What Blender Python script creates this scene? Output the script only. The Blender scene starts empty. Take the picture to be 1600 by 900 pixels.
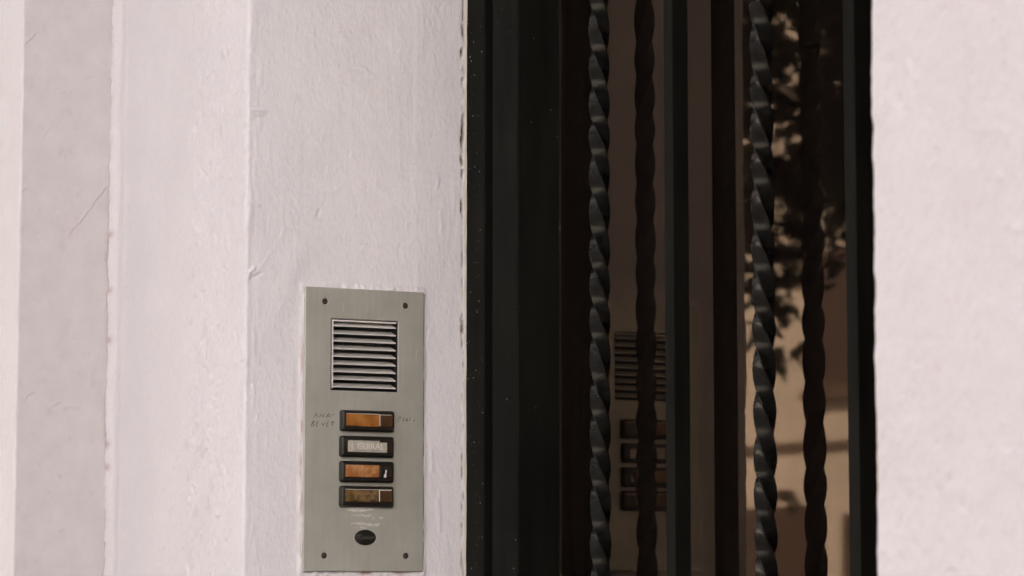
import bpy, math, random
import numpy as np
from mathutils import Vector, Matrix

random.seed(7)
R = math.radians
S = bpy.context.scene
COL = S.collection

# ------------------------------------------------------------------ camera
cam_d = bpy.data.cameras.new('camera')
cam_d.sensor_width = 36.0
cam_d.lens = 36.0 * 4265.0 / 1600.0
cam_d.clip_start = 0.05
cam_d.clip_end = 2000.0
cam = bpy.data.objects.new('camera', cam_d)
COL.objects.link(cam)
PITCH = R(6.15)
head = Vector((-0.894427, 0.447214, 0.0))
fwd = (head * math.cos(PITCH) + Vector((0, 0, math.sin(PITCH)))).normalized()
rgt = fwd.cross(Vector((0, 0, 1))).normalized()
upv = rgt.cross(fwd)
M = Matrix((rgt, upv, -fwd)).transposed().to_4x4()
M.translation = Vector((2.469, -1.004, 1.45))
cam.matrix_world = M
cam_d.dof.use_dof = True
cam_d.dof.focus_distance = 2.66
cam_d.dof.aperture_fstop = 14.0
S.camera = cam

# ------------------------------------------------------------------ sky, sun, exposure
SUN_EL, SUN_AZ = R(36), R(-46)      # the sun stands behind the house; the doorway is in open shade
w = bpy.data.worlds.new('World')
S.world = w
w.use_nodes = True
wn = w.node_tree
bg = wn.nodes['Background']
sky = wn.nodes.new('ShaderNodeTexSky')
sky.sky_type = 'NISHITA'
sky.sun_disc = False
sky.sun_elevation = SUN_EL
sky.sun_rotation = SUN_AZ
sky.altitude = 50
sky.dust_density = 6.0
sky.ozone_density = 0.6
wn.links.new(sky.outputs[0], bg.inputs[0])
bg.inputs[1].default_value = 0.055
sun_d = bpy.data.lights.new('sun', 'SUN')
sun_d.energy = 5.0
sun_d.angle = R(0.5)
sun_d.color = (1.0, 0.98, 0.955)
sun = bpy.data.objects.new('sun', sun_d)
COL.objects.link(sun)
sdir = Vector((math.sin(SUN_AZ) * math.cos(SUN_EL), math.cos(SUN_AZ) * math.cos(SUN_EL), math.sin(SUN_EL)))
sun.rotation_euler = sdir.to_track_quat('Z', 'Y').to_euler()
S.view_settings.view_transform = 'Standard'
S.view_settings.look = 'None'
S.view_settings.gamma = 1.0
S.view_settings.exposure = 2.92

# ------------------------------------------------------------------ helpers
def tag(o, label=None, cat=None, group=None, kind=None):
    if label: o['label'] = label
    if cat: o['category'] = cat
    if group: o['group'] = group
    if kind: o['kind'] = kind
    return o

def empty(name, loc, label, cat):
    o = bpy.data.objects.new(name, None)
    o.empty_display_size = 0.1
    COL.objects.link(o)
    o.location = loc
    return tag(o, label, cat)

def world_loc(o):
    v = Vector(o.location)
    while o.parent:
        o = o.parent
        v += Vector(o.location)
    return v

class MB:
    """collects world-space shapes and links them as one mesh object"""
    def __init__(s):
        s.v, s.f = [], []
    def poly(s, pts):
        n = len(s.v)
        s.v += [tuple(p) for p in pts]
        s.f.append(tuple(range(n, n + len(pts))))
        return s
    def box(s, a, b, bev=0.0):
        (x0, y0, z0), (x1, y1, z1) = a, b
        if bev <= 0:
            n = len(s.v)
            s.v += [(x0,y0,z0),(x1,y0,z0),(x1,y1,z0),(x0,y1,z0),(x0,y0,z1),(x1,y0,z1),(x1,y1,z1),(x0,y1,z1)]
            s.f += [tuple(n+i for i in q) for q in ((0,3,2,1),(4,5,6,7),(0,1,5,4),(1,2,6,5),(2,3,7,6),(3,0,4,7))]
        else:   # vertical edges bevelled
            c = bev
            ring = [(x0+c,y0),(x1-c,y0),(x1,y0+c),(x1,y1-c),(x1-c,y1),(x0+c,y1),(x0,y1-c),(x0,y0+c)]
            s.loft([[(x,y,z0) for x,y in ring],[(x,y,z1) for x,y in ring]], True, True)
        return s
    def loft(s, rings, cap0=False, cap1=False, closed=True):
        n = len(s.v); m = len(rings[0])
        for r in rings: s.v += [tuple(p) for p in r]
        for i in range(len(rings)-1):
            for j in range(m if closed else m-1):
                k = (j+1) % m
                s.f.append((n+i*m+j, n+i*m+k, n+(i+1)*m+k, n+(i+1)*m+j))
        if cap0: s.f.append(tuple(n+j for j in reversed(range(m))))
        if cap1: s.f.append(tuple(n+(len(rings)-1)*m+j for j in range(m)))
        return s
    def tube(s, pts, rad, n=8):
        rings = []
        pts = [Vector(p) for p in pts]
        if not isinstance(rad, (list, tuple)): rad = [rad]*len(pts)
        for i, p in enumerate(pts):
            d = (pts[min(i+1, len(pts)-1)] - pts[max(i-1, 0)]).normalized()
            a = d.orthogonal().normalized() if i == 0 else (a - d*a.dot(d)).normalized()
            b = d.cross(a)
            rings.append([p + (a*math.cos(2*math.pi*k/n) + b*math.sin(2*math.pi*k/n))*rad[i] for k in range(n)])
        return s.loft(rings, True, True)
    def mesh(s, name, mat, off, smooth):
        me = bpy.data.meshes.new(name)
        me.from_pydata([(x-off[0], y-off[1], z-off[2]) for x,y,z in s.v], [], s.f)
        if mat: me.materials.append(mat)
        if smooth:
            me.shade_smooth()
            me.set_sharp_from_angle(angle=R(smooth))
        me.update()
        return me
    def build(s, name, mat, parent=None, smooth=0, label=None, kind=None):
        off = world_loc(parent) if parent else (0,0,0)
        o = bpy.data.objects.new(name, s.mesh(name, mat, off, smooth))
        COL.objects.link(o)
        if parent: o.parent = parent
        return tag(o, label, None, None, kind)

# gradient-free lattice noise on numpy grids
def vnoise(x, y, seed):
    rng = np.random.RandomState(seed)
    T = rng.rand(256, 256)
    xi = np.floor(x).astype(int); yi = np.floor(y).astype(int)
    fx = x - xi; fy = y - yi
    fx = fx*fx*fx*(fx*(fx*6-15)+10); fy = fy*fy*fy*(fy*(fy*6-15)+10)
    g = lambda i, j: T[(xi+i) & 255, (yi+j) & 255]
    return ((g(0,0)*(1-fx)+g(1,0)*fx)*(1-fy) + (g(0,1)*(1-fx)+g(1,1)*fx)*fy)*2 - 1

def fbm(x, y, sx, sy, seed, octv=3, gain=0.5):
    a, r, t = 1.0, 0.0, 0.0
    for o in range(octv):
        c, s_ = math.cos(0.6*o), math.sin(0.6*o)
        X, Y = x/sx*2**o, y/sy*2**o
        r = r + a*vnoise(X*c - Y*s_ + 17.3*o + 500, X*s_ + Y*c + 9.1*o + 500, seed+o)
        t += a; a *= gain
    return r/t

def sst(a, b, x):
    t = np.clip((x-a)/(b-a), 0, 1)
    return t*t*(3-2*t)

def stamp(H, ua, za, pts, width, height, side=0.0):
    """adds a ridge (or groove) along a polyline; side gives it one soft flank"""
    pts = np.array(pts)
    m = width*4
    i0, i1 = np.searchsorted(ua, [pts[:,0].min()-m, pts[:,0].max()+m])
    j0, j1 = np.searchsorted(za, [pts[:,1].min()-m, pts[:,1].max()+m])
    if i1-i0 < 2 or j1-j0 < 2: return
    U, Z = np.meshgrid(ua[i0:i1], za[j0:j1])
    best = np.full(U.shape, 1e9); sg = np.zeros(U.shape)
    for (ax, ay), (bx, by) in zip(pts[:-1], pts[1:]):
        dx, dy = bx-ax, by-ay
        l2 = dx*dx+dy*dy+1e-12
        t = np.clip(((U-ax)*dx+(Z-ay)*dy)/l2, 0, 1)
        d = np.hypot(U-ax-t*dx, Z-ay-t*dy)
        cr = ((U-ax)*dy-(Z-ay)*dx)/math.sqrt(l2)
        upd = d < best
        best[upd] = d[upd]; sg[upd] = cr[upd]
    g = np.exp(-(best/width)**2)
    if side:
        g = g + side*np.exp(-(best/(width*3))**2)*np.where(sg > 0, 1, 0)
    H[j0:j1, i0:i1] += height*g

def zrows(step, lo=1.41, hi=2.14, bottom=0.0, top=2.55):
    return np.concatenate([np.linspace(bottom, lo, 12)[:-1], np.arange(lo, hi, step), np.linspace(hi, top, 6)])

def grid_mesh(name, P, N, H, za, mat, parent, wear=None, hole=None, smooth=True, label=None, painted_shade=None):
    nz, nu = H.shape
    V = np.empty((nz, nu, 3), np.float32)
    off = world_loc(parent)
    V[..., 0] = P[None,:,0] + N[None,:,0]*H - off[0]
    V[..., 1] = P[None,:,1] + N[None,:,1]*H - off[1]
    V[..., 2] = za[:,None] - off[2]
    idx = np.arange(nz*nu).reshape(nz, nu)
    Q = np.stack([idx[:-1,:-1], idx[:-1,1:], idx[1:,1:], idx[1:,:-1]], -1).reshape(-1, 4)
    if hole is not None:
        Q = Q[~hole[:-1,:-1].reshape(-1)]
    me = bpy.data.meshes.new(name)
    me.vertices.add(nz*nu); me.vertices.foreach_set('co', V.reshape(-1))
    me.loops.add(Q.size); me.loops.foreach_set('vertex_index', Q.reshape(-1).astype(np.int32))
    me.polygons.add(len(Q))
    me.polygons.foreach_set('loop_start', np.arange(0, Q.size, 4, dtype=np.int32))
    me.update(calc_edges=True)
    if wear is not None:
        at = me.color_attributes.new('wear', 'FLOAT_COLOR', 'POINT')
        c = np.ones((nz*nu, 4), np.float32)
        c[:, :3] = wear.reshape(-1, 3)
        if painted_shade is not None: c[:, 3] = 1-painted_shade.reshape(-1)
        at.data.foreach_set('color', c.reshape(-1))
    if smooth: me.shade_smooth()
    me.materials.append(mat)
    o = bpy.data.objects.new(name, me)
    COL.objects.link(o); o.parent = parent
    return tag(o, label)

# ------------------------------------------------------------------ materials
def new_mat(name):
    m = bpy.data.materials.new(name); m.use_nodes = True
    nt = m.node_tree
    return m, nt, nt.nodes['Principled BSDF']

def node(nt, t, **kw):
    n = nt.nodes.new(t)
    for k, v in kw.items():
        if k in n.inputs: n.inputs[k].default_value = v
        else: setattr(n, k, v)
    return n

def noise_ramp(nt, scale, c0, c1, lo=0.35, hi=0.65, detail=5, sx=(1,1,1), rough=0.6):
    tc = node(nt, 'ShaderNodeTexCoord')
    mp = node(nt, 'ShaderNodeMapping'); mp.inputs['Scale'].default_value = sx
    nz = node(nt, 'ShaderNodeTexNoise', Scale=scale, Detail=detail, Roughness=rough)
    rp = node(nt, 'ShaderNodeValToRGB')
    rp.color_ramp.elements[0].position = lo; rp.color_ramp.elements[1].position = hi
    rp.color_ramp.elements[0].color = (*c0, 1); rp.color_ramp.elements[1].color = (*c1, 1)
    nt.links.new(tc.outputs['Object'], mp.inputs[0]); nt.links.new(mp.outputs[0], nz.inputs[0])
    nt.links.new(nz.outputs[0], rp.inputs[0])
    return rp, nz

def simple(name, c0, c1=None, rough=0.5, scale=60, metal=0.0, spec=0.5, bump=0.0, bdist=0.0005, sx=(1,1,1), lo=0.35, hi=0.65, bscale=None):
    m, nt, p = new_mat(name)
    p.inputs['Roughness'].default_value = rough
    p.inputs['Metallic'].default_value = metal
    p.inputs['Specular IOR Level'].default_value = spec
    rp, nz = noise_ramp(nt, scale, c0, c1 or c0, lo, hi, sx=sx)
    nt.links.new(rp.outputs[0], p.inputs['Base Color'])
    if bump:
        src = nz
        if bscale:
            _, src = noise_ramp(nt, bscale, c0, c0, sx=sx)
        b = node(nt, 'ShaderNodeBump', Strength=bump, Distance=bdist)
        nt.links.new(src.outputs[0], b.inputs['Height']); nt.links.new(b.outputs[0], p.inputs['Normal'])
    return m

def plaster(name, c0, c1, bump, bscale, sx=(1,1,1)):
    """painted plaster: pale paint with slow tone changes, fine relief, chips that show what is under the paint"""
    m, nt, p = new_mat(name)
    L = nt.links.new
    p.inputs['Roughness'].default_value = 0.62
    p.inputs['Specular IOR Level'].default_value = 0.3
    rp, _ = noise_ramp(nt, 9.0, c0, c1, 0.3, 0.7, detail=6)
    at = node(nt, 'ShaderNodeAttribute'); at.attribute_name = 'wear'
    sep = node(nt, 'ShaderNodeSeparateColor')
    L(at.outputs['Color'], sep.inputs[0])
    # crisp grain of the paint film and a greyer tone painting shade onto the pilaster's return
    gr, _ = noise_ramp(nt, 420, (0.90,)*3, (1.0,)*3, 0.30, 0.52, detail=4, sx=sx)
    gm = node(nt, 'ShaderNodeMix'); gm.data_type = 'RGBA'; gm.blend_type = 'MULTIPLY'; gm.inputs['Factor'].default_value = 0.55
    L(rp.outputs[0], gm.inputs['A']); L(gr.outputs[0], gm.inputs['B'])
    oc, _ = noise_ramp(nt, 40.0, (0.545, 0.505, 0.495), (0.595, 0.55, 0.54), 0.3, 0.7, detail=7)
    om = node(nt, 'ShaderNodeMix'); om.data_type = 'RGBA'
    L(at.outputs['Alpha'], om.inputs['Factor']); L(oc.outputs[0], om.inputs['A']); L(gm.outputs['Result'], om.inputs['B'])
    prev = om.outputs['Result']
    for ch, col in (('Blue', (0.76, 0.70, 0.60)), ('Green', (0.40, 0.21, 0.17)), ('Red', (0.045, 0.028, 0.018))):
        mx = node(nt, 'ShaderNodeMix'); mx.data_type = 'RGBA'
        L(sep.outputs[ch], mx.inputs['Factor']); L(prev, mx.inputs['A']); mx.inputs['B'].default_value = (*col, 1)
        prev = mx.outputs['Result']
    L(prev, p.inputs['Base Color'])
    _, n2 = noise_ramp(nt, bscale, c0, c0, sx=sx, detail=6)
    b = node(nt, 'ShaderNodeBump', Strength=bump, Distance=0.0012)
    L(n2.outputs[0], b.inputs['Height']); L(b.outputs[0], p.inputs['Normal'])
    return m

PA, PB = (0.82, 0.775, 0.78), (0.87, 0.825, 0.83)
m_reveal = plaster('reveal_paint', PA, PB, 0.5, 330, (1, 1, 0.45))
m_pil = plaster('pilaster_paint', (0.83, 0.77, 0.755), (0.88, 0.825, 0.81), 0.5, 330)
m_wall = plaster('smooth_wall_paint', (0.80, 0.74, 0.74), (0.84, 0.785, 0.785), 0.22, 300)
m_wallplain = simple('house_paint', PA, PB, 0.7, 6, bump=0.3, bscale=150)
m_roof = simple('roof_tile', (0.30, 0.13, 0.08), (0.40, 0.19, 0.12), 0.8, 20)
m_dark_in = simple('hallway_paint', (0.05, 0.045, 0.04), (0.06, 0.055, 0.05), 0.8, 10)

m_blackpaint = simple('black_door_paint', (0.0055, 0.0055, 0.0043), (0.011, 0.0105, 0.0083), 0.6, 40, spec=0.05, bump=0.3, bscale=300, sx=(1,1,0.15))
m_iron = simple('black_wrought_iron', (0.004, 0.0042, 0.004), (0.012, 0.012, 0.011), 0.23, 90, spec=0.12, bump=0.22, bdist=0.0004, bscale=230)
m_glint_putty = simple('glinting_putty', (0.008, 0.007, 0.006), (0.42, 0.30, 0.16), 0.4, 55, sx=(1,1,0.25), lo=0.60, hi=0.70)  # golden tone paints glints of light into the putty line
m_speck = simple('paint_speck', (0.55, 0.52, 0.48), (0.7, 0.67, 0.62), 0.6)

m_iron.node_tree.nodes['Principled BSDF'].inputs['Specular Tint'].default_value = (1.0, 0.88, 0.74, 1)

def glass():
    m, nt, p = new_mat('bronze_glass')
    nt.nodes.remove(p)
    L = nt.links.new
    out = nt.nodes['Material Output']
    fr = node(nt, 'ShaderNodeFresnel', IOR=1.25)
    gl = node(nt, 'ShaderNodeBsdfGlossy', Roughness=0.022); gl.inputs['Color'].default_value = (0.96, 0.72, 0.53, 1)
    tr = node(nt, 'ShaderNodeBsdfTransparent'); tr.inputs['Color'].default_value = (0.40, 0.30, 0.21, 1)
    mx = node(nt, 'ShaderNodeMixShader')
    tc = node(nt, 'ShaderNodeTexCoord')
    nz = node(nt, 'ShaderNodeTexNoise', Scale=5.0, Detail=1.0)
    b = node(nt, 'ShaderNodeBump', Strength=0.10, Distance=0.002)
    L(tc.outputs['Object'], nz.inputs[0]); L(nz.outputs[0], b.inputs['Height']); L(b.outputs[0], gl.inputs['Normal'])
    df = node(nt, 'ShaderNodeBsdfDiffuse'); df.inputs['Color'].default_value = (0.25, 0.18, 0.14, 1)     # film of dust
    md = node(nt, 'ShaderNodeMixShader'); md.inputs[0].default_value = 0.032
    L(tr.outputs[0], md.inputs[1]); L(df.outputs[0], md.inputs[2])
    L(fr.outputs[0], mx.inputs[0]); L(md.outputs[0], mx.inputs[1]); L(gl.outputs[0], mx.inputs[2])
    L(mx.outputs[0], out.inputs['Surface'])
    return m
m_glass = glass()

def brushed():
    m, nt, p = new_mat('brushed_aluminium')
    L = nt.links.new
    p.inputs['Metallic'].default_value = 0.5
    p.inputs['Roughness'].default_value = 0.48
    rp, nz = noise_ramp(nt, 16, (0.50, 0.49, 0.42), (0.61, 0.60, 0.525), 0.28, 0.66, detail=6)
    st, sn = noise_ramp(nt, 300, (0.42,)*3, (0.5,)*3, sx=(1, 1, 0.04))
    st.color_ramp.elements[0].color = (0.94, 0.94, 0.94, 1); st.color_ramp.elements[1].color = (1, 1, 1, 1)
    mx = node(nt, 'ShaderNodeMix'); mx.data_type = 'RGBA'; mx.blend_type = 'MULTIPLY'
    mx.inputs['Factor'].default_value = 1.0
    L(rp.outputs[0], mx.inputs['A']); L(st.outputs[0], mx.inputs['B']); L(mx.outputs['Result'], p.inputs['Base Color'])
    b = node(nt, 'ShaderNodeBump', Strength=0.06, Distance=0.0003)
    L(sn.outputs[0], b.inputs['Height']); L(b.outputs[0], p.inputs['Normal'])
    return m
m_alu = brushed()
m_edge = simple('bare_metal_edge', (0.60, 0.56, 0.50), (0.72, 0.68, 0.61), 0.35, 200, metal=0.7)
m_slat = simple('pale_anodised_metal', (0.80, 0.755, 0.70), (0.86, 0.82, 0.77), 0.33, 120, metal=0.15, sx=(1, 0.1, 1))
m_recess = simple('black_recess', (0.01, 0.009, 0.008), (0.014, 0.012, 0.01), 0.8)
m_plastic = simple('black_plastic', (0.012, 0.010, 0.008), (0.022, 0.018, 0.014), 0.34, 120, spec=0.5, bump=0.1, bscale=400)
m_amber = simple('amber_label', (0.20, 0.060, 0.008), (0.50, 0.20, 0.045), 0.35, 70, lo=0.3, hi=0.66)
m_orange = simple('faded_orange_label', (0.34, 0.12, 0.025), (0.62, 0.34, 0.16), 0.4, 95, lo=0.42, hi=0.7)
m_brass = simple('tarnished_brass_label', (0.085, 0.05, 0.018), (0.34, 0.20, 0.075), 0.35, 110, metal=0.3, lo=0.4, hi=0.68)
m_brown_key = simple('brown_push_key', (0.055, 0.026, 0.010), (0.105, 0.052, 0.022), 0.3, 80)
m_black_key = simple('dark_push_key', (0.02, 0.014, 0.009), (0.035, 0.024, 0.016), 0.3, 80)
m_tape = simple('silver_name_strip', (0.48, 0.435, 0.36), (0.64, 0.59, 0.50), 0.38, 140, metal=0.35)
m_letter = simple('raised_letter', (0.72, 0.68, 0.60), (0.80, 0.76, 0.68), 0.5)
m_dimletter = simple('dim_letter', (0.24, 0.16, 0.08), (0.34, 0.24, 0.13), 0.4)
m_logo_letter = simple('grey_logo_letter', (0.06, 0.058, 0.054), (0.09, 0.087, 0.08), 0.4)
m_ink = simple('black_ink', (0.035, 0.028, 0.02), (0.22, 0.20, 0.16), 0.6, 700, lo=0.42, hi=0.75)
m_screw = simple('dark_screw', (0.06, 0.05, 0.042), (0.11, 0.095, 0.08), 0.45, 300, metal=0.6)
m_residue = simple('tape_residue', (0.58, 0.55, 0.49), (0.74, 0.71, 0.65), 0.3, 260)
m_chip = simple('white_chip', (0.75, 0.74, 0.72), (0.6, 0.59, 0.57), 0.5, 900)

m_pave = simple('pavement_concrete', (0.26, 0.245, 0.225), (0.36, 0.34, 0.31), 0.85, 12)
m_kerb = simple('kerb_stone', (0.30, 0.29, 0.27), (0.38, 0.37, 0.34), 0.85, 15)
m_road = simple('asphalt', (0.045, 0.044, 0.043), (0.065, 0.063, 0.06), 0.9, 40)
m_ground = simple('dry_ground', (0.18, 0.16, 0.12), (0.26, 0.23, 0.18), 0.95, 3)
m_cream = simple('cream_render', (0.76, 0.68, 0.59), (0.84, 0.76, 0.67), 0.85, 3)
m_cream2 = simple('white_render', (0.78, 0.77, 0.76), (0.83, 0.82, 0.81), 0.85, 3)
m_brick = simple('dark_brick', (0.060, 0.056, 0.055), (0.10, 0.094, 0.092), 0.85, 18)
m_trim = simple('cream_trim', (0.13, 0.09, 0.065), (0.17, 0.12, 0.09), 0.8, 6)
m_shutter = simple('brown_shutter', (0.06, 0.03, 0.02), (0.09, 0.047, 0.03), 0.7, 20)
m_winframe = simple('window_frame_paint', (0.09, 0.05, 0.035), (0.12, 0.07, 0.05), 0.6)
m_winpane = simple('window_pane', (0.02, 0.018, 0.016), (0.03, 0.027, 0.024), 0.08)
m_bark = simple('bark', (0.06, 0.045, 0.032), (0.12, 0.09, 0.065), 0.9, 25, sx=(1, 1, 0.3), bump=0.6, bdist=0.01)
m_leaf = simple('leaf', (0.035, 0.060, 0.018), (0.075, 0.110, 0.032), 0.5, 8)

# ------------------------------------------------------------------ ground and street
def structure(name, mb, mat):
    return tag(mb.build(name, mat), kind='structure')
structure('ground', MB().box((-400, -400, -0.5), (400, 400, -0.14)), m_ground)
structure('road', MB().box((-200, -8.2, -0.139), (200, -2.16, -0.12)), m_road)
structure('pavement', MB().box((-200, -2.0, -0.139), (200, 0.0, 0.0)), m_pave)
structure('far_pavement', MB().box((-200, -11.0, -0.139), (200, -8.36, 0.0)), m_pave)
structure('kerb', MB().box((-200, -2.16, -0.139), (200, -2.0, 0.004)), m_kerb)
structure('far_kerb', MB().box((-200, -8.36, -0.139), (200, -8.2, 0.004)), m_kerb)

# ------------------------------------------------------------------ the white house
house = empty('white_house', (0.53, 0, 0), 'white painted house wall with stepped plaster mouldings around the dark doorway', 'house')
YS, YP, XI, XR = -0.0584, -0.1640, -0.4127, 1.0738      # surround face, pilaster face, inner corner, right arris
ZT = 2.55

def pol(*p): return list(p)
rng = np.random.RandomState(11)
def squiggle(u, z, ln, ang, wob):
    pts = [(u, z)]
    n = max(3, int(ln/0.004))
    for i in range(n):
        ang += rng.uniform(-wob, wob)
        u += math.cos(ang)*ln/n; z += math.sin(ang)*ln/n
        pts.append((u, z))
    return pts

# --- left surround face + rounded arris + reveal, one skin
RA = 0.0036
L1 = 0.412 - RA
LA = RA*math.pi/2
L2 = (0.1790 - YS) - RA
ua = np.concatenate([np.arange(0, 0.22, 0.0032), np.arange(0.22, L1, 0.0016), np.linspace(L1, L1+LA, 10),
                     np.arange(L1+LA+0.0012, L1+LA+L2-0.0015, 0.00125), np.linspace(L1+LA+L2-0.0012, L1+LA+L2, 3)])
za = zrows(0.0013)
P = np.zeros((len(ua), 2)); N = np.zeros((len(ua), 2))
for i, u in enumerate(ua):
    if u <= L1: P[i] = (-0.412+u, YS); N[i] = (0, -1)
    elif u <= L1+LA:
        t = (u-L1)/RA; P[i] = (-RA+RA*math.sin(t), YS+RA-RA*math.cos(t)); N[i] = (math.sin(t), -math.cos(t))
    else: P[i] = (0, YS+RA+(u-L1-LA)); N[i] = (1, 0)
U, Z = np.meshgrid(ua, za)
fx = U - 0.412                                  # X on the face, negative
ry = YS + RA + (U - L1 - LA)                    # Y on the reveal
face = 1 - sst(L1-0.004, L1+LA+0.004, U)
rev = 1 - face
H = np.zeros(U.shape)
# face: smooth strip at the left, rough stucco strip at the right
rough = sst(-0.168, -0.150, fx + 0.006*fbm(U, Z, 0.03, 0.05, 3))*face
H += rough*(0.0008*fbm(U, Z, 0.006, 0.006, 21, 4, 0.6) + 0.0008*fbm(U, Z, 0.03, 0.035, 31, 2) + 0.0006)
H += rough*0.0018*np.clip(fbm(U, Z, 0.010, 0.013, 35, 2)-0.25, 0, 1)
H += (face-rough).clip(0)*(0.0005*fbm(U, Z, 0.06, 0.10, 41, 2) + 0.00016*fbm(U, Z, 0.008, 0.010, 43, 2))
low = sst(1.75, 1.55, Z)*(face-rough).clip(0)*sst(-0.30, -0.20, fx)
H += low*0.0012*np.clip(fbm(U, Z, 0.014, 0.012, 45, 3)-0.35, 0, 1)*2
H += 0.0007*np.exp(-((fx+0.374+0.001*fbm(U, Z, 1, 0.05, 47))/0.006)**2)*face        # filler ridge near the inner corner
H += 0.006*sst(-0.388, -0.412, fx)*(0.7+0.3*fbm(U, Z, 0.02, 0.012, 49, 4))*face    # ragged filler in the corner
# arris wobble and knocks
near = np.exp(-((U-L1-LA/2)/0.010)**2)
H += near*(0.0009*fbm(U*0, Z, 1, 0.060, 51, 2) + 0.0005*fbm(U*0+3, Z, 1, 0.014, 53, 3))
H -= near*0.0014*np.clip(fbm(U, Z, 0.02, 0.011, 55, 2)-0.38, 0, 1)*2
H += 0.0010*rev*np.exp(-((U-L1-LA)/0.012)**2)*np.clip(fbm(U, Z, 0.004, 0.02, 57, 2), 0, 1)
# reveal: trowelled, then brushed many times
H += rev*(0.0007*fbm(U, Z, 0.045, 0.060, 61, 2) + 0.00035*fbm(U, Z, 0.012, 0.020, 65, 3))
vb = rev*np.clip(0.45+0.9*fbm(U, Z, 0.07, 0.12, 71, 2), 0.1, 1)
H += vb*0.00013*fbm(U, Z, 0.0032, 0.05, 75, 2)
hb = rev*sst(1.80, 1.84, Z)*sst(1.93, 1.87, Z)*sst(0.0, 0.03, ry)
H += hb*0.00018*fbm(U, Z, 0.05, 0.0035, 79, 2)
H += rev*0.0005*sst(0.118, 0.124, ry + 0.003*fbm(U*0, Z, 1, 0.08, 83))               # a thicker coat beside the door
UR = lambda y: y - YS - RA + L1 + LA
for k in range(300):
    y = rng.uniform(-0.05, 0.165); z = rng.uniform(1.46, 2.08)
    if rng.rand() < 0.35: z = rng.uniform(1.76, 2.0); y = rng.uniform(-0.02, 0.12)
    ang = math.pi/2 + rng.normal(0, 0.45) if rng.rand() < 0.72 else rng.normal(0, 0.4)
    stamp(H, ua, za, squiggle(UR(y), z, rng.uniform(0.002, 0.014), ang, 0.6), rng.uniform(0.0006, 0.0010), rng.choice([1, 1, -0.7])*rng.uniform(0.00015, 0.0005), 0.2)
for k in range(20):                                                                     # long runs in the paint
    y = rng.normal(0.118, 0.008) if k < 9 else rng.uniform(-0.03, 0.165)
    stamp(H, ua, za, squiggle(UR(y), rng.uniform(1.72, 1.98), rng.uniform(0.02, 0.07), math.pi/2+rng.normal(0, 0.03), 0.10), 0.0008, rng.uniform(0.0001, 0.0003), 0.2)
for y, z, ln, ang, hgt in ((0.016, 1.808, 0.006, 1.4, -0.0012), (0.045, 1.956, 0.03, 0.1, 0.0008), (0.060, 1.962, 0.018, -0.2, 0.0007),
                           (-0.052, 1.910, 0.012, -0.3, 0.0014), (-0.050, 1.902, 0.012, 0.2, -0.001), (-0.055, 1.748, 0.008, 0.8, 0.0020), (-0.052, 1.744, 0.010, 0.5, -0.0016),
                           (-0.056, 1.818, 0.010, -0.2, 0.0014), (-0.045, 1.752, 0.05, 0.75, 0.0005), (0.000, 1.735, 0.03, 0.1, 0.0005),
                           (0.062, 1.782, 0.02, 0.15, 0.0006), (0.020, 1.588, 0.02, 1.2, 0.0007), (0.145, 1.845, 0.010, 1.3, 0.0011), (0.150, 1.80, 0.02, 1.2, 0.0009),
                           (0.140, 1.56, 0.02, 1.3, 0.0008), (0.150, 1.50, 0.03, 1.5, 0.0008), (0.136, 1.68, 0.02, 1.5, 0.0006)):
    stamp(H, ua, za, squiggle(UR(y), z, ln, ang, 0.25), 0.0013, hgt*0.8, 0.4)
for k in range(70):                                                                     # knocks and pits on the rough strip
    stamp(H, ua, za, squiggle(L1+LA+rng.uniform(-0.155, -0.004), rng.uniform(1.46, 2.08), rng.uniform(0.003, 0.016), rng.uniform(0, 3.1), 0.8), rng.uniform(0.001, 0.002), rng.choice([1, -1])*rng.uniform(0.0004, 0.0010), 0.3)
stamp(H, ua, za, [(L1-0.105, 1.700), (L1-0.104, 1.66), (L1-0.105, 1.62)], 0.0013, -0.0011)
stamp(H, ua, za, [(L1-0.070, 1.53), (L1-0.069, 1.49)], 0.0013, -0.0010)
# paint lip around the intercom plate
for py0, py1, pz0, pz1 in ((0.0, 0.1325, 1.458, 1.7405),):
    d = np.maximum(np.maximum(py0-ry, ry-py1), np.maximum(pz0-Z, Z-pz1))
    H += rev*0.0016*np.exp(-(np.clip(d, 0, 1)/0.0016)**2)*np.clip(0.5+1.1*fbm(U, Z, 0.006, 0.014, 91, 3), 0, 1.4)*(d > -0.004)
wear = np.zeros(U.shape + (3,))
lip = rev*np.exp(-((ry-0.0012)/0.0012)**2)*sst(1.455, 1.47, Z)*sst(1.742, 1.735, Z)
wear[..., 1] = lip*np.clip(0.25+1.3*fbm(U, Z, 0.004, 0.02, 93, 3), 0, 0.75)
botm = rev*np.exp(-((Z-1.4590)/0.0016)**2)*sst(0.0, 0.01, ry)*sst(0.13, 0.12, ry)
wear[..., 1] = np.maximum(wear[..., 1], botm*np.clip(2.4*fbm(U, Z, 0.02, 0.01, 95, 2)-0.2, 0, 1))
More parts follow.
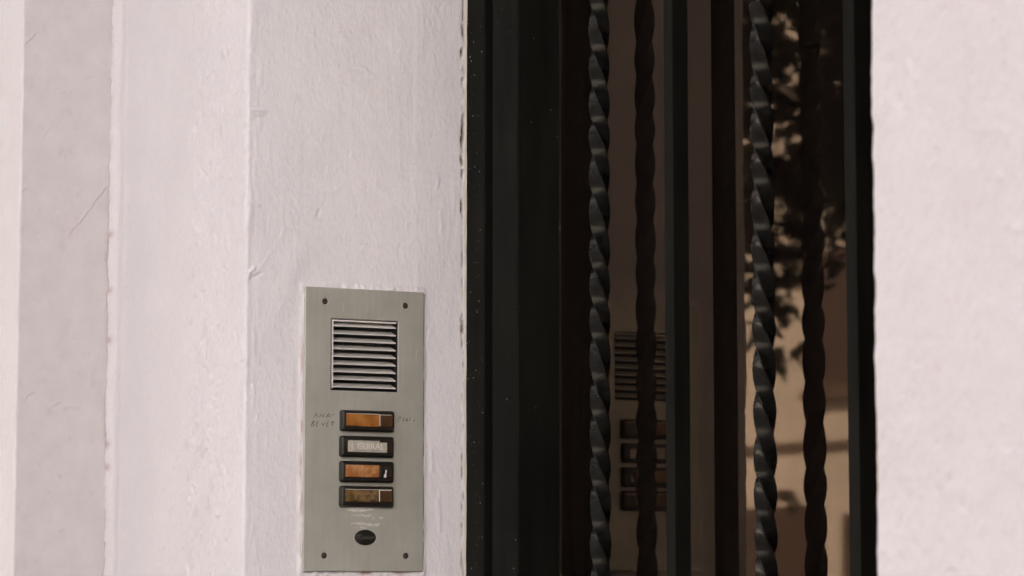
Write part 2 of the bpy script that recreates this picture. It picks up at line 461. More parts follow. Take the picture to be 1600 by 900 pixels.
# flaked joint against the door frame: sealant bead and gaps behind it
edge_y = 0.1742 + 0.0016*fbm(U*0, Z, 1, 0.022, 97, 4)
bead = rev*sst(edge_y-0.0006, edge_y+0.0012, ry)
H += bead*(0.0011 + 0.0011*fbm(U*0, Z, 1, 0.022, 99, 4))
wear[..., 2] = bead*np.clip(0.75+0.5*fbm(U, Z, 0.003, 0.02, 101, 2), 0, 1)
gap = rev*np.exp(-((ry-edge_y)/(0.0009+0.0011*np.clip(fbm(U*0, Z, 1, 0.006, 98, 3), -0.55, 1)))**2)
gmask = np.clip(3.0*fbm(U*0, Z, 1, 0.045, 103, 4)-1.15, 0, 0.8)
for zc, ln in ((2.008, 0.009), (1.955, 0.006), (1.905, 0.022), (1.868, 0.016), (1.828, 0.010), (1.705, 0.012), (1.985, 0.006)):
    gmask = np.maximum(gmask, np.exp(-((Z-zc)/(ln*0.8))**4))
H -= gap*gmask*0.0050
thin = rev*np.exp(-((ry-edge_y)/0.0005)**2)*np.clip(0.5+1.6*fbm(U*0, Z, 1, 0.015, 106, 4), 0, 1)
H -= thin*0.0010
wear[..., 0] = np.maximum(np.clip(gap*gmask*1.5-0.35, 0, 1), 0.8*thin)
gap2 = rev*np.exp(-((ry-edge_y-0.0005)/0.0006)**2)*np.clip(2*fbm(U, Z, 0.004, 0.012, 107, 3)-0.1, 0, 1)
wear[..., 1] = np.maximum(wear[..., 1], gap2*0.7)
# dirt caught in the inner corner and two stains
corner = face*np.exp(-((fx+0.408)/0.007)**2)
for zc in (1.770, 1.832, 1.575, 1.60, 1.715):
    wear[..., 1] = np.maximum(wear[..., 1], 0.5*corner*np.exp(-((Z-zc)/0.004)**2))
wear[..., 1] = np.maximum(wear[..., 1], 0.13*face*np.exp(-((fx+0.162)/0.010)**2-((Z-1.589)/0.005)**2))
wear[..., 1] = np.maximum(wear[..., 1], rough*0.10*np.clip(fbm(U, Z, 0.02, 0.02, 109, 2)-0.45, 0, 1)*3)
hole = (ry > 0.028) & (ry < 0.104) & (Z > 1.634) & (Z < 1.710) & (rev > 0.5)
grid_mesh('door_surround', P, N, H, za, m_reveal, house, wear, hole, label='left side of the doorway, rough painted plaster carrying the intercom')

# --- left pilaster: front face, arris, return towards the surround
RB = 0.003
K1 = 0.80; KA = RB*math.pi/2; K2 = (0.012 + YS - YP) - RB
ub = np.concatenate([np.linspace(0, K1-0.16, 12)[:-1], np.arange(K1-0.16, K1, 0.0022), np.linspace(K1, K1+KA, 7), np.arange(K1+KA+0.0013, K1+KA+K2, 0.0013)])
zb = zrows(0.0015, 1.41, 2.16)
P = np.zeros((len(ub), 2)); N = np.zeros((len(ub), 2))
for i, u in enumerate(ub):
    if u <= K1: P[i] = (XI-RB-K1+u, YP); N[i] = (0, -1)
    elif u <= K1+KA:
        t = (u-K1)/RB; P[i] = (XI-RB+RB*math.sin(t), YP+RB-RB*math.cos(t)); N[i] = (math.sin(t), -math.cos(t))
    else: P[i] = (XI, YP+RB+u-K1-KA); N[i] = (1, 0)
U, Z = np.meshgrid(ub, zb)
ret = sst(K1, K1+KA, U)
ry = YP + RB + (U-K1-KA)
H = 0.0008*fbm(U, Z, 0.05, 0.06, 121, 3) + ret*(0.00045*fbm(U, Z, 0.012, 0.014, 123, 3) + 0.0011*fbm(U, Z, 0.03, 0.04, 125, 2)) + (1-ret)*0.0008*fbm(U, Z, 0.012, 0.014, 127, 3)
nr = np.exp(-((U-K1)/0.010)**2)
H += nr*(0.0020*fbm(U*0, Z, 1, 0.10, 129, 2) + 0.0010*fbm(U*0+2, Z, 1, 0.02, 131, 3))
UQ = lambda y: y - YP - RB + K1 + KA
CR = [[(-0.0559,1.8928),(-0.0647,1.8872),(-0.0777,1.8706),(-0.0884,1.855),(-0.0992,1.8422),(-0.1084,1.8311)],
      [(-0.1252,1.9916),(-0.1149,1.9889),(-0.1074,1.9787),(-0.094,1.9676),(-0.0828,1.9577)],
      [(-0.1606,1.876),(-0.1564,1.8798),(-0.152,1.8766),(-0.1469,1.8734)],
      [(-0.1382,1.6825),(-0.1324,1.6813),(-0.1259,1.6767)],
      [(-0.1216,1.6418),(-0.116,1.6462),(-0.1101,1.6394),(-0.1029,1.6417),(-0.0941,1.6391)],
      [(-0.1618,1.6483),(-0.1561,1.6471),(-0.1505,1.6521),(-0.1441,1.6558)],
      [(-0.0652,2.0081),(-0.0555,2.0075)],
      [(-0.1609,2.0387),(-0.1553,2.0449),(-0.1503,2.0511)],
      [(-0.0944,1.4913),(-0.0914,1.4843),(-0.0891,1.4788)]]
for c in CR:
    jit = []
    for (a, b_), (c_, d_) in zip(c[:-1], c[1:]):
        for t in np.linspace(0, 1, 5)[:-1]:
            jit.append((UQ(a+(c_-a)*t+rng.normal(0, 0.0005)), b_+(d_-b_)*t+rng.normal(0, 0.0007)))
    jit.append((UQ(c[-1][0]), c[-1][1]))
    stamp(H, ub, zb, jit, 0.0010, 0.0011)
    stamp(H, ub, zb, [(p[0]+0.0012, p[1]-0.0014) for p in jit], 0.0008, -0.0009)
for k in range(60):
    stamp(H, ub, zb, squiggle(UQ(rng.uniform(-0.155, -0.062)), rng.uniform(1.46, 2.08), rng.uniform(0.002, 0.010), rng.uniform(0.6, 2.2), 0.7), rng.uniform(0.0008, 0.0014), rng.choice([1, -1, -1])*rng.uniform(0.0003, 0.0009))
H -= ret*0.0035*np.exp(-((ry+0.0560)/0.0030)**2)*np.clip(0.25+1.4*fbm(U, Z, 0.02, 0.02, 133, 3), 0, 1)
wear = np.zeros(U.shape + (3,))
wear[..., 1] = ret*0.10*np.clip(fbm(U, Z, 0.012, 0.015, 135, 2)-0.5, 0, 1)*3
for zc in (1.8925, 1.945, 1.60, 1.575, 1.86):
    wear[..., 1] = np.maximum(wear[..., 1], 0.45*ret*np.exp(-((ry+0.0575)/0.004)**2-((Z-zc)/0.004)**2))
grid_mesh('pilaster', P, N, H, zb, m_pil, house, wear, painted_shade=ret*sst(K1+0.001, K1+0.004, U+0.0015*fbm(U*0, Z, 1, 0.03, 137, 3)), label='plain pilaster left of the doorway with hairline cracks on its side')  # return face coloured greyer to stand for its shade

# --- right of the doorway: face and its arris
uc = np.concatenate([np.linspace(0, 0.22, 12)[:-1], np.linspace(0.22, 0.22+0.006, 6), np.arange(0.2285, 0.46, 0.0016), np.linspace(0.46, 1.2, 14)])
P = np.zeros((len(uc), 2)); N = np.zeros((len(uc), 2))
for i, u in enumerate(uc):
    if u <= 0.22: P[i] = (XR, YS+0.004+0.22-u); N[i] = (-1, 0)
    elif u <= 0.2262:
        t = (u-0.22)/0.004; P[i] = (XR+0.004-0.004*math.cos(t), YS+0.004-0.004*math.sin(t)); N[i] = (-math.cos(t), -math.sin(t))
    else: P[i] = (XR+0.004+u-0.2262, YS); N[i] = (0, -1)
zc_ = zrows(0.0018, 1.40, 1.86)
U, Z = np.meshgrid(uc, zc_)
H = 0.0005*fbm(U, Z, 0.03, 0.03, 141, 3) + 0.0004*fbm(U, Z, 0.008, 0.008, 143, 2)
H += np.exp(-((U-0.222)/0.012)**2)*(0.0011*fbm(U*0, Z, 1, 0.05, 145, 2) + 0.0006*fbm(U*0+4, Z, 1, 0.012, 147, 2))
wear = np.zeros(U.shape + (3,))
for k in range(120):
    stamp(H, uc, zc_, squiggle(0.2262+rng.uniform(0.005, 0.2), rng.uniform(1.44, 1.82), rng.uniform(0.0015, 0.005), rng.uniform(0, 3), 0.6), rng.uniform(0.0010, 0.0018), rng.choice([-1, -1, 1])*rng.uniform(0.0003, 0.0009))
wear[..., 1] = 0.06*np.clip(fbm(U, Z, 0.010, 0.008, 149, 3)-0.42, 0, 1)*4*sst(0.224, 0.24, U)
grid_mesh('wall', P, N, H, zc_, m_wall, house, wear, label='smooth pale wall right of the door')

# --- the rest of the house: plain masonry that carries and shades the doorway
g = MB()
g.box((-16.0, 0.0, 0), (XI-RB-K1, 0.35, 9.6)).box((2.27, 0.0, 0), (7.0, 0.35, 9.6)).box((XI-RB-K1, 0.0, ZT+0.45), (2.27, 0.35, 9.6))
g.box((-16.0, 0.35, 0), (-15.7, 7.0, 9.6)).box((6.7, 0.35, 0), (7.0, 7.0, 9.6)).box((-16.0, 7.0, 0), (7.0, 7.3, 9.6))
g.box((XI-RB-K1, YP+0.02, ZT), (2.27, 0.35, ZT+0.45))
g.build('masonry', m_wallplain, house)
MB().box((-16.3, -0.35, 9.6), (7.3, 7.6, 9.85)).build('roof', m_roof, house)
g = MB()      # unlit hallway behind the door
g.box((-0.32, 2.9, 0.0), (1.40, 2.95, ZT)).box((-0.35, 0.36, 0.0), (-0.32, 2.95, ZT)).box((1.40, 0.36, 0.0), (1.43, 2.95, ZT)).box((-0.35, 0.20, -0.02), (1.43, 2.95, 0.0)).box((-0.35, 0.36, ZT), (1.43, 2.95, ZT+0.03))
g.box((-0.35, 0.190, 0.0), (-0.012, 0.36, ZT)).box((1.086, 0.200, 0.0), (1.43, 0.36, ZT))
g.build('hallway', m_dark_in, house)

# ------------------------------------------------------------------ the door
door = empty('entrance_door', (0.53, 0.2, 0), 'black metal entrance door glazed in bronze glass behind upright iron bars', 'door')
YF = 0.1780
ZD = 2.50
MB().box((-0.012, YF+0.0005, 0.0), (0.0415, 0.30, ZD+0.04), 0.0012).build('frame_post', m_blackpaint, door)
MB().box((1.026, YF+0.0005, 0.0), (XR+0.01, 0.30, ZD+0.04), 0.0012).build('frame_post', m_blackpaint, door)
MB().box((0.0415, YF+0.001, ZD), (1.026, 0.30, ZD+0.04)).build('frame_head', m_blackpaint, door)
MB().box((0.0415, 0.1935, 0.01), (0.0605, 0.29, ZD)).build('door_stop', m_recess, door)
MB().box((0.0605, YF, 0.01), (0.117, 0.2700, ZD-0.005), 0.0015).build('stile', m_blackpaint, door)
MB().box((0.948, YF, 0.01), (1.012, 0.2700, ZD-0.005), 0.0015).build('stile', m_blackpaint, door)
MB().box((0.117, YF+0.001, 2.38), (0.948, 0.269, ZD-0.005)).build('top_rail', m_blackpaint, door)
MB().box((0.117, YF+0.001, 0.01), (0.948, 0.269, 0.20)).build('bottom_rail', m_blackpaint, door)
MB().box((0.117, YF+0.001, 0.92), (0.948, 0.269, 1.02)).build('middle_rail', m_blackpaint, door)
MB().box((0.117, 0.215, 0.20), (0.948, 0.235, 0.92)).build('kick_panel', m_blackpaint, door)
MB().box((0.114, 0.2248, 1.015), (0.951, 0.2298, 2.385)).build('glass_pane', m_glass, door)
MB().box((0.1171, 0.2226, 1.02), (0.1190, 0.2247, 2.38)).build('glazing_bead', m_glint_putty, door, label='thin line of chipped putty along the glass edge, golden glints painted in')

# twisted square bars
ZB0, ZB1 = 1.0195, 2.3805
def twisted(cx, phase_z, seed):
    mb = MB()
    half, c = 0.0072, 0.0008
    prof = []
    for q in range(4):
        a = q*math.pi/2
        for px, py in ((half, half-c), (half-0.00025, half-0.00025), (half-c, half), (0, half-0.00025)):
            prof.append((px*math.cos(a)-py*math.sin(a), px*math.sin(a)+py*math.cos(a)))
    rr = random.Random(seed)
    ph = [rr.uniform(0, 6.28) for _ in range(4)]
    rings = []
    n = 640
    kz = (math.pi/2)/0.0344
    for i in range(n+1):
        z = ZB0 + (ZB1-ZB0)*i/n
        ang = -(z-phase_z)*kz + 0.09*math.sin(z*41+ph[0]) + 0.06*math.sin(z*97+ph[1])
        s = 1 + 0.012*math.sin(z*63+ph[2]) + 0.010*math.sin(z*171+ph[3])
        ca, sa = math.cos(ang)*s, math.sin(ang)*s
        rings.append([(cx+x*ca-y*sa, 0.2003+x*sa+y*ca, z) for x, y in prof])
    mb.loft(rings, True, True)
    return mb
VA = math.radians(26.565)
# a face looks along the picture plane (a neck of the outline) where angle = direction of the picture plane
def phase(zneck): return zneck - 0.0344*(VA + math.pi/2)/(math.pi/2) + 0.0344
tb1 = twisted(0.2435, phase(1.9241) + 0.0344*0.7, 3).build('twisted_bar', m_iron, door, smooth=26)
tb2 = twisted(0.5312, phase(1.5814) + 0.0344*0.7, 5).build('twisted_bar', m_iron, door, smooth=26)
tb3 = twisted(0.8190, 1.5, 6).build('twisted_bar', m_iron, door, smooth=26)
sq = MB().box((0.3872-0.0080, 0.2003-0.0080, ZB0), (0.3872+0.0080, 0.2003+0.0080, ZB1), 0.0007).build('square_bar', m_blackpaint, door)
sq2 = sq.copy(); COL.objects.link(sq2); sq2.parent = door; sq2.location.x = 0.675-0.3872

# specks of white paint and dust on the black frame
sp = MB()
for k in range(110):
    z = random.uniform(1.45, 2.05); s = random.choice([0.00025, 0.0003, 0.0003, 0.0006])
    if k < 84: x, y = random.uniform(0.001, 0.040), YF + 0.0005
    elif k < 92: x, y = random.uniform(0.0615, 0.115), YF
    else:
        yy = random.uniform(0.180, 0.222); x = 0.117
        if k < 98:
            sp.poly([(x+0.0003, yy+s*math.cos(a), z+s*1.2*math.sin(a)) for a in (0.3, 1.5, 2.9, 4.4, 5.5)])
        continue
    sp.poly([(x+s*math.cos(a)*random.uniform(.7, 1.3), y-0.0003, z-s*1.2*math.sin(a)) for a in (0.3, 1.5, 2.9, 4.4, 5.5)])
sp.build('paint_specks', m_speck, door, kind='stuff')

# ------------------------------------------------------------------ the intercom
ic = empty('intercom', (0.0, 0.0663, 1.4605), 'brushed metal intercom panel with louvred speaker and four name buttons on the white reveal', 'intercom')
Y0, Y1, Z0, Z1 = 0.0026, 0.1303, 1.4605, 1.7377
XF = 0.0042                                       # face of the plate
def rrect(y0, y1, z0, z1, r, x, n=4):
    pts = []
    for cy, cz, a0 in ((y1-r, z1-r, 0), (y0+r, z1-r, 90), (y0+r, z0+r, 180), (y1-r, z0+r, 270)):
        for k in range(n+1):
            a = R(a0 + 90*k/n)
            pts.append((x, cy+r*math.cos(a), cz+r*math.sin(a)))
    return pts
hy0, hy1, hz0, hz1 = 0.0301, 0.1022, 1.6370, 1.7076
pl = MB()
b = 0.0006
pl.loft([rrect(Y0, Y1, Z0, Z1, 0.0008, -0.002), rrect(Y0, Y1, Z0, Z1, 0.0008, XF-b)])
pl.loft([rrect(Y0, Y1, Z0, Z1, 0.0008, XF-b), rrect(Y0+b, Y1-b, Z0+b, Z1-b, 0.0006, XF)])
pl.loft([rrect(Y0+b, Y1-b, Z0+b, Z1-b, 0.0006, XF), rrect(hy0-0.0005, hy1+0.0005, hz0-0.0005, hz1+0.0005, 0.0013, XF)])
pl.loft([rrect(hy0-0.0005, hy1+0.0005, hz0-0.0005, hz1+0.0005, 0.0013, XF), rrect(hy0, hy1, hz0, hz1, 0.001, XF-0.0006), rrect(hy0, hy1, hz0, hz1, 0.001, -0.010)])
pl.build('face_plate', m_alu, ic, smooth=20)
MB().loft([rrect(Y0+0.001, Y1+0.0009, Z0-0.0006, Z1-0.001, 0.0008, -0.0015), rrect(Y0+0.001, Y1+0.0009, Z0-0.0006, Z1-0.001, 0.0008, 0.0026)]).build('contact_shadow_strip', m_recess, ic)  # dark strip standing in for the plate's contact shadow
gr = MB().loft([rrect(hy0+0.0001, hy1-0.0001, hz0+0.0001, hz1-0.0001, 0.001, 0.0022), rrect(hy0+0.0001, hy1-0.0001, hz0+0.0001, hz1-0.0001, 0.001, -0.0095)], False, True).build('speaker_recess', m_recess, ic)
MB().box((-0.006, hy0+0.0012, hz0+0.002), (0.0034, hy0+0.0027, hz1-0.0012)).box((-0.006, hy0+0.0012, hz1-0.0024), (0.0030, hy1-0.0016, hz1-0.0010)).build('speaker_frame', m_slat, ic)
sl_y0, sl_y1 = 0.0331, 0.1000
def slat_mesh(h):
    sec = [(-0.0085, h), (0.0026, 0.0011), (0.0033, 0.0009), (0.0033, 0.0), (0.0024, 0.0), (-0.0089, h-0.0009)]
    m = MB()
    m.loft([[(x, 0, z) for x, z in sec], [(x, sl_y1-sl_y0, z) for x, z in sec]], True, True)
    return m.mesh('speaker_slat', m_slat, (0, 0, 0), 0)
sm = slat_mesh(0.0052)
for i in range(9):
    o = bpy.data.objects.new('speaker_slat', sm); COL.objects.link(o); o.parent = ic
    o.location = (0, sl_y0-0.0663, 1.7000-0.0075*i-1.4605)

# screws in countersunk holes
for (y, z) in ((0.0231, 1.7239), (0.1096, 1.7233), (0.0241, 1.4757), (0.1111, 1.4758)):
    ring = lambda rr_, x, n=16: [(x, y+rr_*math.cos(2*math.pi*k/n), z+rr_*math.sin(2*math.pi*k/n)) for k in range(n)]
    s_ = MB().loft([ring(0.0039, XF+0.0001), ring(0.0037, XF+0.0005), ring(0.0030, XF+0.0003)]).build('screw_rim', m_edge, ic, smooth=40)
    s2 = MB().loft([ring(0.0031, XF+0.0003), ring(0.0029, XF+0.0006), ring(0.0020, XF+0.0009), ring(0.0012, XF+0.0008), ring(0.0011, XF+0.0002)], False, True).build('screw', m_screw, ic, smooth=50)

# text as mesh, laid on the plate (Y to the right, Z up, X out)
def text_on(parent, name, body, y, z, x, size, mat, depth=0.00015, shear=0.0, width=1.0):
    cu = bpy.data.curves.new('text', 'FONT')
    cu.body = body; cu.size = size; cu.extrude = depth; cu.shear = shear
    cu.align_x = 'CENTER'; cu.align_y = 'CENTER'; cu.resolution_u = 3
    t = bpy.data.objects.new('text', cu)
    COL.objects.link(t)
    bpy.context.view_layer.update()
    me = bpy.data.meshes.new_from_object(t.evaluated_get(bpy.context.evaluated_depsgraph_get()))
    bpy.data.objects.remove(t); bpy.data.curves.remove(cu)
    me.name = name
    off = world_loc(parent)
    for v in me.vertices:
        a, b_, c_ = v.co
        v.co = (x + c_ - off[0], y + a*width - off[1], z + b_ - off[2])
    me.materials.clear(); me.materials.append(mat)
    o = bpy.data.objects.new(name, me); COL.objects.link(o); o.parent = parent
    return o

# push buttons: housing > name label, push key
BY0, BY1, BH = 0.0394, 0.0966, 0.0208
XB = XF + 0.0062
hm = MB()
cz = 0.0
wy0, wy1, wz0, wz1 = 0.0436, 0.0949, -0.0057, 0.0072
hm.loft([rrect(BY0, BY1, -BH/2, BH/2, 0.0024, XF-0.001), rrect(BY0, BY1, -BH/2, BH/2, 0.0024, XF+0.0035), rrect(BY0+0.0012, BY1-0.0012, -BH/2+0.0016, BH/2-0.0010, 0.0020, XB-0.0004),
         rrect(BY0+0.0020, BY1-0.0018, -BH/2+0.0026, BH/2-0.0018, 0.0014, XB), rrect(wy0, wy1, wz0, wz1, 0.0006, XB), rrect(wy0, wy1, wz0, wz1, 0.0006, XB-0.0022)], False, True)
house_mesh = hm.mesh('push_button', m_plastic, (0, 0.0663, 0), 28)
BT = [(1.6073, 'top button with a blank amber label'), (1.5822, 'second button with a silver raised-letter name strip'), (1.5575, 'third button with a faded orange label and a white chip'), (1.5332, 'bottom button with a dark brass name label')]
def slab(y0, y1, z0, z1, x0, x1, r=0.0006, bv=0.0004):
    return MB().loft([rrect(y0, y1, z0, z1, r, x0), rrect(y0, y1, z0, z1, r, x1-bv), rrect(y0+bv, y1-bv, z0+bv, z1-bv, r, x1)], False, True)
for i, (zc0, lab) in enumerate(BT):
    o = bpy.data.objects.new('push_button', house_mesh); COL.objects.link(o); o.parent = ic
    o.location = (0, (0.0, -0.0004, -0.0003, -0.0003)[i], zc0-1.4605)
    o['label'] = lab
    zt, zb_ = zc0+0.0068, zc0-0.0053
    x0, x1 = XB-0.0030, XB-0.0008
    lm = (m_amber, m_black_key, m_orange, m_brass)[i]
    km = (m_brown_key, m_black_key, m_black_key, m_brown_key)[i]
    slab(0.0442, 0.0800, zb_, zt, x0, x1).build('name_label', lm, o, smooth=25)
    slab(0.0808, 0.0944, zb_, zt-0.0005, x0, x1+0.0003, 0.0008, 0.0006).build('push_key', km, o, smooth=25)
    # worn bright top and dividing edges of the clear cover
    e = MB().box((x1-0.0005, 0.0444, zt-0.0002), (x1+0.00025, 0.0796+(0.014 if i != 0 else 0), zt+0.0004))
    if i in (0, 3): e.box((x1-0.0005, 0.0800, zb_+0.001), (x1+0.0004, 0.0806, zt)).box((x1-0.0005, 0.0806, zt-0.0007), (x1+0.0004, 0.0925, zt-0.0002))
    if i == 2: e.box((x1-0.0005, 0.0800, zb_+0.001), (x1+0.0002, 0.0804, zt))
    e.build('cover_edge', m_slat if i in (0, 3) else m_screw, o)
    if i == 1:
        slab(0.0464, 0.0882, zb_-0.0004, zt-0.0009, x1-0.0005, x1+0.0006, 0.0010).build('name_strip', m_tape, o, smooth=25)
        slab(0.0802, 0.0886, zt-0.0026, zt-0.0005, x1, x1+0.0012, 0.0006).build('strip_cover', m_black_key, o)
        text_on(o, 'name', 'J. GUIRAL', 0.0672, zc0-0.0001, x1+0.00075, 0.0088, m_letter, 0.00025, 0, 0.95)
    if i == 2:
        MB().poly([(x1+0.0009, 0.0846, zb_), (x1+0.0009, 0.0872, zb_), (x1+0.0009, 0.0873, zb_+0.0052), (x1+0.0009, 0.0880, zb_+0.0070), (x1+0.0009, 0.0864, zb_+0.0076), (x1+0.0009, 0.0860, zb_+0.004), (x1+0.0009, 0.0845, zb_+0.002)]).build('white_chip', m_chip, o)
        MB().poly([(x1+0.00015, 0.050, zb_+0.002), (x1+0.00015, 0.058, zb_+0.0036), (x1+0.00015, 0.066, zb_+0.0022), (x1+0.00015, 0.076, zb_+0.0030), (x1+0.00015, 0.0775, zb_+0.0012), (x1+0.00015, 0.052, zb_+0.0007)]).build('faded_patch', m_orange, o)
    if i == 3:
        text_on(o, 'name', 'J.M. GARCIA', 0.0665, zc0+0.0030, x1+0.0001, 0.0040, m_dimletter, 0.00008)
        text_on(o, 'name', 'C. MARTINEZ', 0.0665, zc0-0.0018, x1+0.0001, 0.0040, m_dimletter, 0.00008)

# handwriting scratched in ink left and right of the top button
def stroke(mb, pts, w_):
    pts = [Vector((0, a, b_)) for a, b_ in pts]
    for p, q in zip(pts[:-1], pts[1:]):
        d = (q-p); n = Vector((0, -d.z, d.y)).normalized()*w_
        mb.poly([(XF+0.00022, *(p-n).yz), (XF+0.00022, *(q-n).yz), (XF+0.00022, *(q+n).yz), (XF+0.00022, *(p+n).yz)])
def px(u, v): return (0.0013+(u-473)*0.00069, 1.4605+(892.7-v+(u-473)*0.018)*0.0006268)
GL = {  # strokes in source pixels
 'A1': [[(489, 655), (493, 648.5), (494.6, 655)]],
 'N': [[(497.5, 655), (500, 649.2), (503, 654.6), (505.2, 649)]],
 'A2': [[(507.5, 655), (512, 648.2), (514, 655)], [(509, 653), (513.4, 652.6)]],
 'dash': [[(517, 651), (520, 650.6)]],
 'B': [[(485, 669), (487.4, 660.5), (490, 661.5), (487, 664.2), (489.6, 665.6), (488, 668.4), (485.4, 668.8)]],
 'E1': [[(496, 661.5), (493.8, 662), (492.2, 669), (494.8, 668.2)], [(493, 665), (495.2, 664.8)]],
 'V': [[(501, 664), (503.6, 668), (505, 663)]],
 'E2': [[(512, 661.6), (509.4, 662), (508.4, 669), (511, 669)], [(509, 665.2), (511, 665)]],
 'T': [[(516, 662), (521, 661.6)], [(518, 662), (516.8, 668)]]}
for nm in GL:
    mb = MB()
    for st in GL[nm]: stroke(mb, [px(*p) for p in st], 0.00027 if nm != 'T' else 0.00036)
    mb.build('handwritten_letter', m_ink, ic)
G2 = [[[(619.2, 661), (620.5, 655), (622, 652.4), (623.5, 653.5), (622, 656)]], [[(625.4, 653), (626, 653.8)], [(627, 659), (628.8, 653.4)], [(627.6, 660), (628.2, 656)]],
      [[(633.5, 655), (631.4, 657.6), (633, 659.4), (634, 655), (633.6, 660)]], [[(639, 653), (637.2, 659), (638.4, 658.8)]], [[(644.6, 655.6), (645.2, 657.8), (643.4, 659.6)]]]
for sts in G2:
    mb = MB()
    for st in sts: stroke(mb, [px(*p) for p in st], 0.00024)
    mb.build('handwritten_letter', m_ink, ic)

# oval maker's badge
def oval(k, x, n=36): return [(x, 0.0676+0.0116*k*math.cos(2*math.pi*i/n), 1.4934+0.0076*k*math.sin(2*math.pi*i/n)) for i in range(n)]
MB().loft([oval(1.06, XF+0.0001), oval(1.045, XF+0.0006), oval(1.0, XF+0.0005)]).build('badge_rim', m_edge, ic, smooth=40)
bd = MB().loft([oval(1.0, XF+0.0003), oval(0.97, XF+0.0011), oval(0.8, XF+0.0016), oval(0.4, XF+0.0019)], False, True).build('badge', m_plastic, ic, smooth=50)
text_on(bd, 'badge_lettering', 'Tunker', 0.0672, 1.4934, XF+0.0019, 0.0062, m_logo_letter, 0.00025, 0.35)
# remains of clear tape below the buttons, and scratches
def patch(mb, pts, x=XF+0.00025): mb.poly([(x, *px(*p)) for p in pts])
tr_ = MB()
Zs = lambda a, c: (450+a/5.625, 740+c/5.625)
for poly in ([(490, 312), (560, 306), (640, 304), (735, 306), (745, 325), (700, 342), (600, 350), (520, 340)],
             [(535, 380), (590, 372), (650, 366), (664, 378), (720, 368), (712, 388), (670, 396), (640, 384), (580, 386)],
             [(735, 392), (745, 395), (738, 416), (730, 410)], [(785, 396), (825, 390), (828, 414), (800, 412)],
             [(585, 418), (600, 420), (596, 428)], [(610, 424), (630, 422), (626, 430)], [(680, 408), (690, 410), (686, 422)],
             [(535, 444), (600, 438), (690, 446), (740, 458), (800, 446), (790, 466), (764, 486), (752, 470), (690, 472), (640, 462), (560, 452)],
             [(535, 456), (556, 464), (540, 470)], [(572, 484), (600, 486), (596, 494)], [(616, 474), (650, 476), (688, 492), (640, 496)],
             [(780, 306), (800, 308), (796, 318), (782, 316)]):
    patch(tr_, [Zs(*p) for p in poly])
tr_.build('tape_residue', m_residue, ic, label='whitish remains of clear tape below the buttons')
for a, c, wd in (((531.5, 474), (533.6, 487.5), 0.00045), ((568, 454), (568.6, 458.5), 0.0004), ((648, 545), (647, 566), 0.0005), ((569, 486), (569.8, 487), 0.0005), ((504, 708), (505, 709), 0.0004)):
    sc_ = MB(); stroke(sc_, [px(*a), px(*c)], wd); sc_.build('scratch', m_residue, ic)

# ------------------------------------------------------------------ across the street, seen in the glass, plus two added unseen houses
th = empty('townhouse', (-17, -13.5, 0), 'cream townhouse with brown shutters across the street, mirrored in the door glass', 'house')
MB().box((-34, -17, 0), (-11.9, -11.0, 9.0)).build('wall', m_cream, th)
MB().box((-34.3, -17.3, 9.0), (-11.7, -10.6, 9.3)).build('roof', m_roof, th)
MB().box((-34.1, -11.12, 2.52), (-11.9, -10.995, 2.62)).build('string_course', m_trim, th)
def window(x0, x1, z0, z1):
    f = MB()
    t = 0.07
    f.box((x0, -11.03, z0), (x0+t, -10.96, z1)).box((x1-t, -11.03, z0), (x1, -10.96, z1)).box((x0+t, -11.03, z1-t), (x1-t, -10.961, z1)).box((x0+t, -11.03, z0), (x1-t, -10.961, z0+t)).box(((x0+x1)/2-.03, -11.03, z0+t), ((x0+x1)/2+.03, -10.963, z1-t))
    o = f.build('window', m_winframe, th)
    MB().box((x0+t, -11.02, z0+t), (x1-t, -10.985, z1-t)).build('shutter', m_shutter, o)
    MB().box((x0-0.06, -11.03, z0-0.07), (x1+0.06, -10.90, z0)).build('sill', m_trim, o)
for k in range(-4, 2):
    x = -16.75 + 2.6*k
    window(x, x+1.15, 3.02, 4.20)
    window(x, x+1.15, 5.9, 7.5)
for k in range(-3, 1):
    x = -17.95 + 4.2*k
    o = MB().box((x, -11.03, 0), (x+1.2, -10.97, 2.09)).build('door', m_shutter, th)
    MB().box((x+1.08, -10.97, 1.0), (x+1.12, -10.92, 1.1)).build('handle', m_screw, o)
    o = MB().box((x+1.58, -11.03, 0.0), (x+3.6, -10.97, 2.0)).build('garage_shutter', m_shutter, th)
MB().box((-17.20, -11.02, 2.13), (-17.09, -10.86, 2.22)).build('wall_lamp', m_winframe, th)

eh = empty('light_bounce_house', (11, -6, 0), 'added unseen pale house at the right end of the street, bounces light onto the doorway', 'house')  # added out of view to bounce sunlight onto the reveal
MB().box((11, -15, 0), (21, -2.6, 9.4)).build('wall', m_cream2, eh)
MB().box((10.7, -15.3, 9.4), (21.3, -2.3, 9.7)).build('roof', m_roof, eh)
for k in range(4):
    for z in (1.2, 4.6):
        y = -13.6 + 3.2*k
        o = MB().box((10.96, y, z), (11.03, y+1.2, z+1.6)).build('window', m_winframe, eh)
        MB().box((10.95, y+0.07, z+0.07), (10.97, y+1.13, z+1.53)).build('shutter', m_shutter, o)

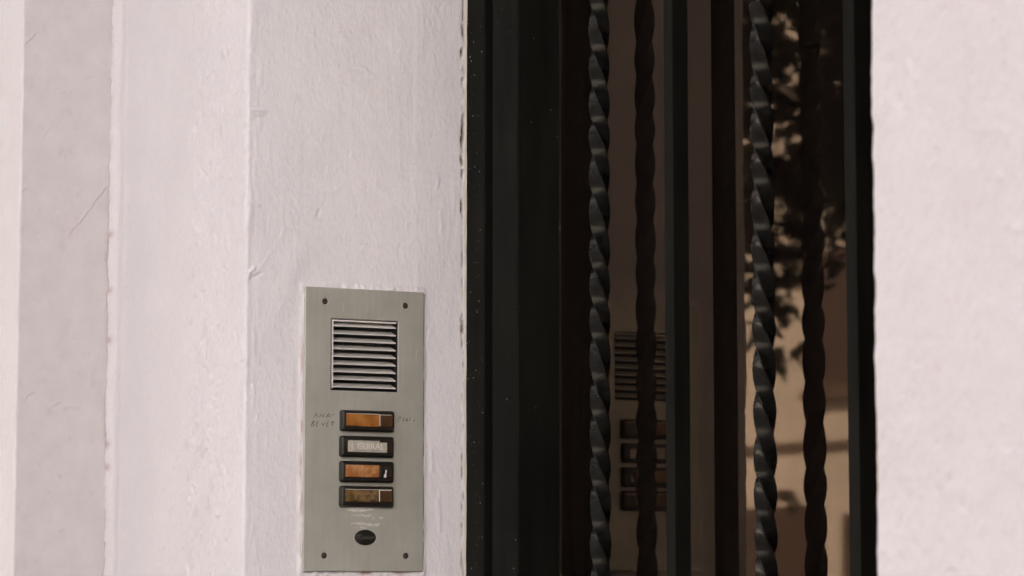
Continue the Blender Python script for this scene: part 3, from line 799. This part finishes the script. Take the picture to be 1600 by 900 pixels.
bh = empty('light_block_house', (2.8, -14, 0), 'added unseen dark grey house straight across the street, holds back front light from the doorway', 'house')  # added out of view, dark, to cut light from the front
MB().box((-11.6, -17, 0), (9.4, -11.0, 11.0)).build('wall', m_brick, bh)
MB().box((-11.65, -17.3, 11.0), (9.7, -10.7, 11.3)).build('roof', m_roof, bh)
for k in range(7):
    for z in (1.1, 4.4, 7.7):
        x = -11.0 + 2.9*k
        o = MB().box((x, -11.03, z), (x+1.2, -10.95, z+1.7)).build('window', m_winframe, bh)
        MB().box((x+0.08, -10.97, z+0.08), (x+1.12, -10.94, z+1.62)).build('pane', m_winpane, o)

tree = empty('street_tree', (-4.90, -2.75, 0), 'leafy street tree standing on the pavement, mirrored dark in the door glass', 'tree')
tk = [(-4.90, -2.75, -0.02), (-4.87, -2.74, 0.8), (-4.93, -2.77, 1.6), (-5.00, -2.80, 2.3), (-4.95, -2.85, 3.2), (-4.90, -2.8, 4.4)]
tb = MB().tube(tk, [0.15, 0.12, 0.11, 0.10, 0.07, 0.03], 10).build('trunk', m_bark, tree, smooth=60)
rl = random.Random(5)
limbs = []
for k in range(16):
    a = k*2.4 + rl.uniform(-.4, .4); z = 2.1 + 0.13*k
    p0 = Vector((-4.97, -2.8, z))
    ln = rl.uniform(0.9, 1.5)
    d = Vector((math.cos(a), math.sin(a), rl.uniform(0.15, 0.7)))
    pts = [p0, p0+d*ln*0.5+Vector((0, 0, 0.03)), p0+d*ln*Vector((1, 1, 1)).normalized().length]
    MB().tube(pts, [0.035, 0.022, 0.007], 6).build('limb', m_bark, tb, smooth=60)
    limbs.append(pts)
lf = MB()
def leaf(p, s):
    d = Vector((rl.uniform(-1, 1), rl.uniform(-1, 1), rl.uniform(-1, 0.4))).normalized()
    a = d.orthogonal().normalized(); a.rotate(Matrix.Rotation(rl.uniform(0, 6.28), 3, d)); n = d.cross(a)
    q = [p, p+d*s*0.35+a*s*0.26+n*s*0.05, p+d*s, p+d*s*0.35-a*s*0.26+n*s*0.05]
    lf.poly([q[0], q[1], q[2]]); lf.poly([q[0], q[2], q[3]])
cl = []
for k in range(800):
    a = rl.uniform(0, 6.28); zz = rl.uniform(2.52, 5.4)
    rm = 1.75*math.sqrt(max(0.05, 1-((zz-3.6)/2.0)**2))
    rr_ = rm*math.sqrt(rl.uniform(0.02, 1))
    cl.append((Vector((-4.95+rr_*math.cos(a), -2.8+rr_*math.sin(a), zz)), rl.uniform(0.14, 0.30)))
cl += [(Vector((-4.19, -2.75, 2.25)), 0.09), (Vector((-4.17, -2.75, 2.10)), 0.06), (Vector((-4.15, -2.75, 2.34)), 0.10), (Vector((-4.02, -2.75, 2.56)), 0.14), (Vector((-3.95, -2.75, 2.62)), 0.13), (Vector((-4.1, -2.95, 2.62)), 0.16), (Vector((-4.3, -2.95, 2.66)), 0.16), (Vector((-4.0, -2.6, 2.85)), 0.18), (Vector((-4.3, -2.7, 2.3)), 0.15)]
VD = Vector((-0.894, -0.446, 0.1)).normalized()
VOIDS = [(Vector((-4.156, -2.75, 2.84)), 0.135), (Vector((-4.170, -2.75, 2.94)), 0.08), (Vector((-4.115, -2.75, 2.77)), 0.07), (Vector((-3.93, -2.75, 2.71)), 0.035)]
def in_gap(p):
    for q, r_ in VOIDS:
        d = p-q
        if (d - VD*d.dot(VD)).length < r_*rl.uniform(0.75, 1.25): return True
    return False
for c, r_ in cl:
    for j in range(int(330*r_)):
        v = Vector((rl.gauss(0, 1), rl.gauss(0, 1), rl.gauss(0, 0.8))).normalized()*r_*rl.uniform(0.2, 1.05)
        if not in_gap(c+v): leaf(c+v, rl.uniform(0.05, 0.095))
lf.build('crown', m_leaf, tree)
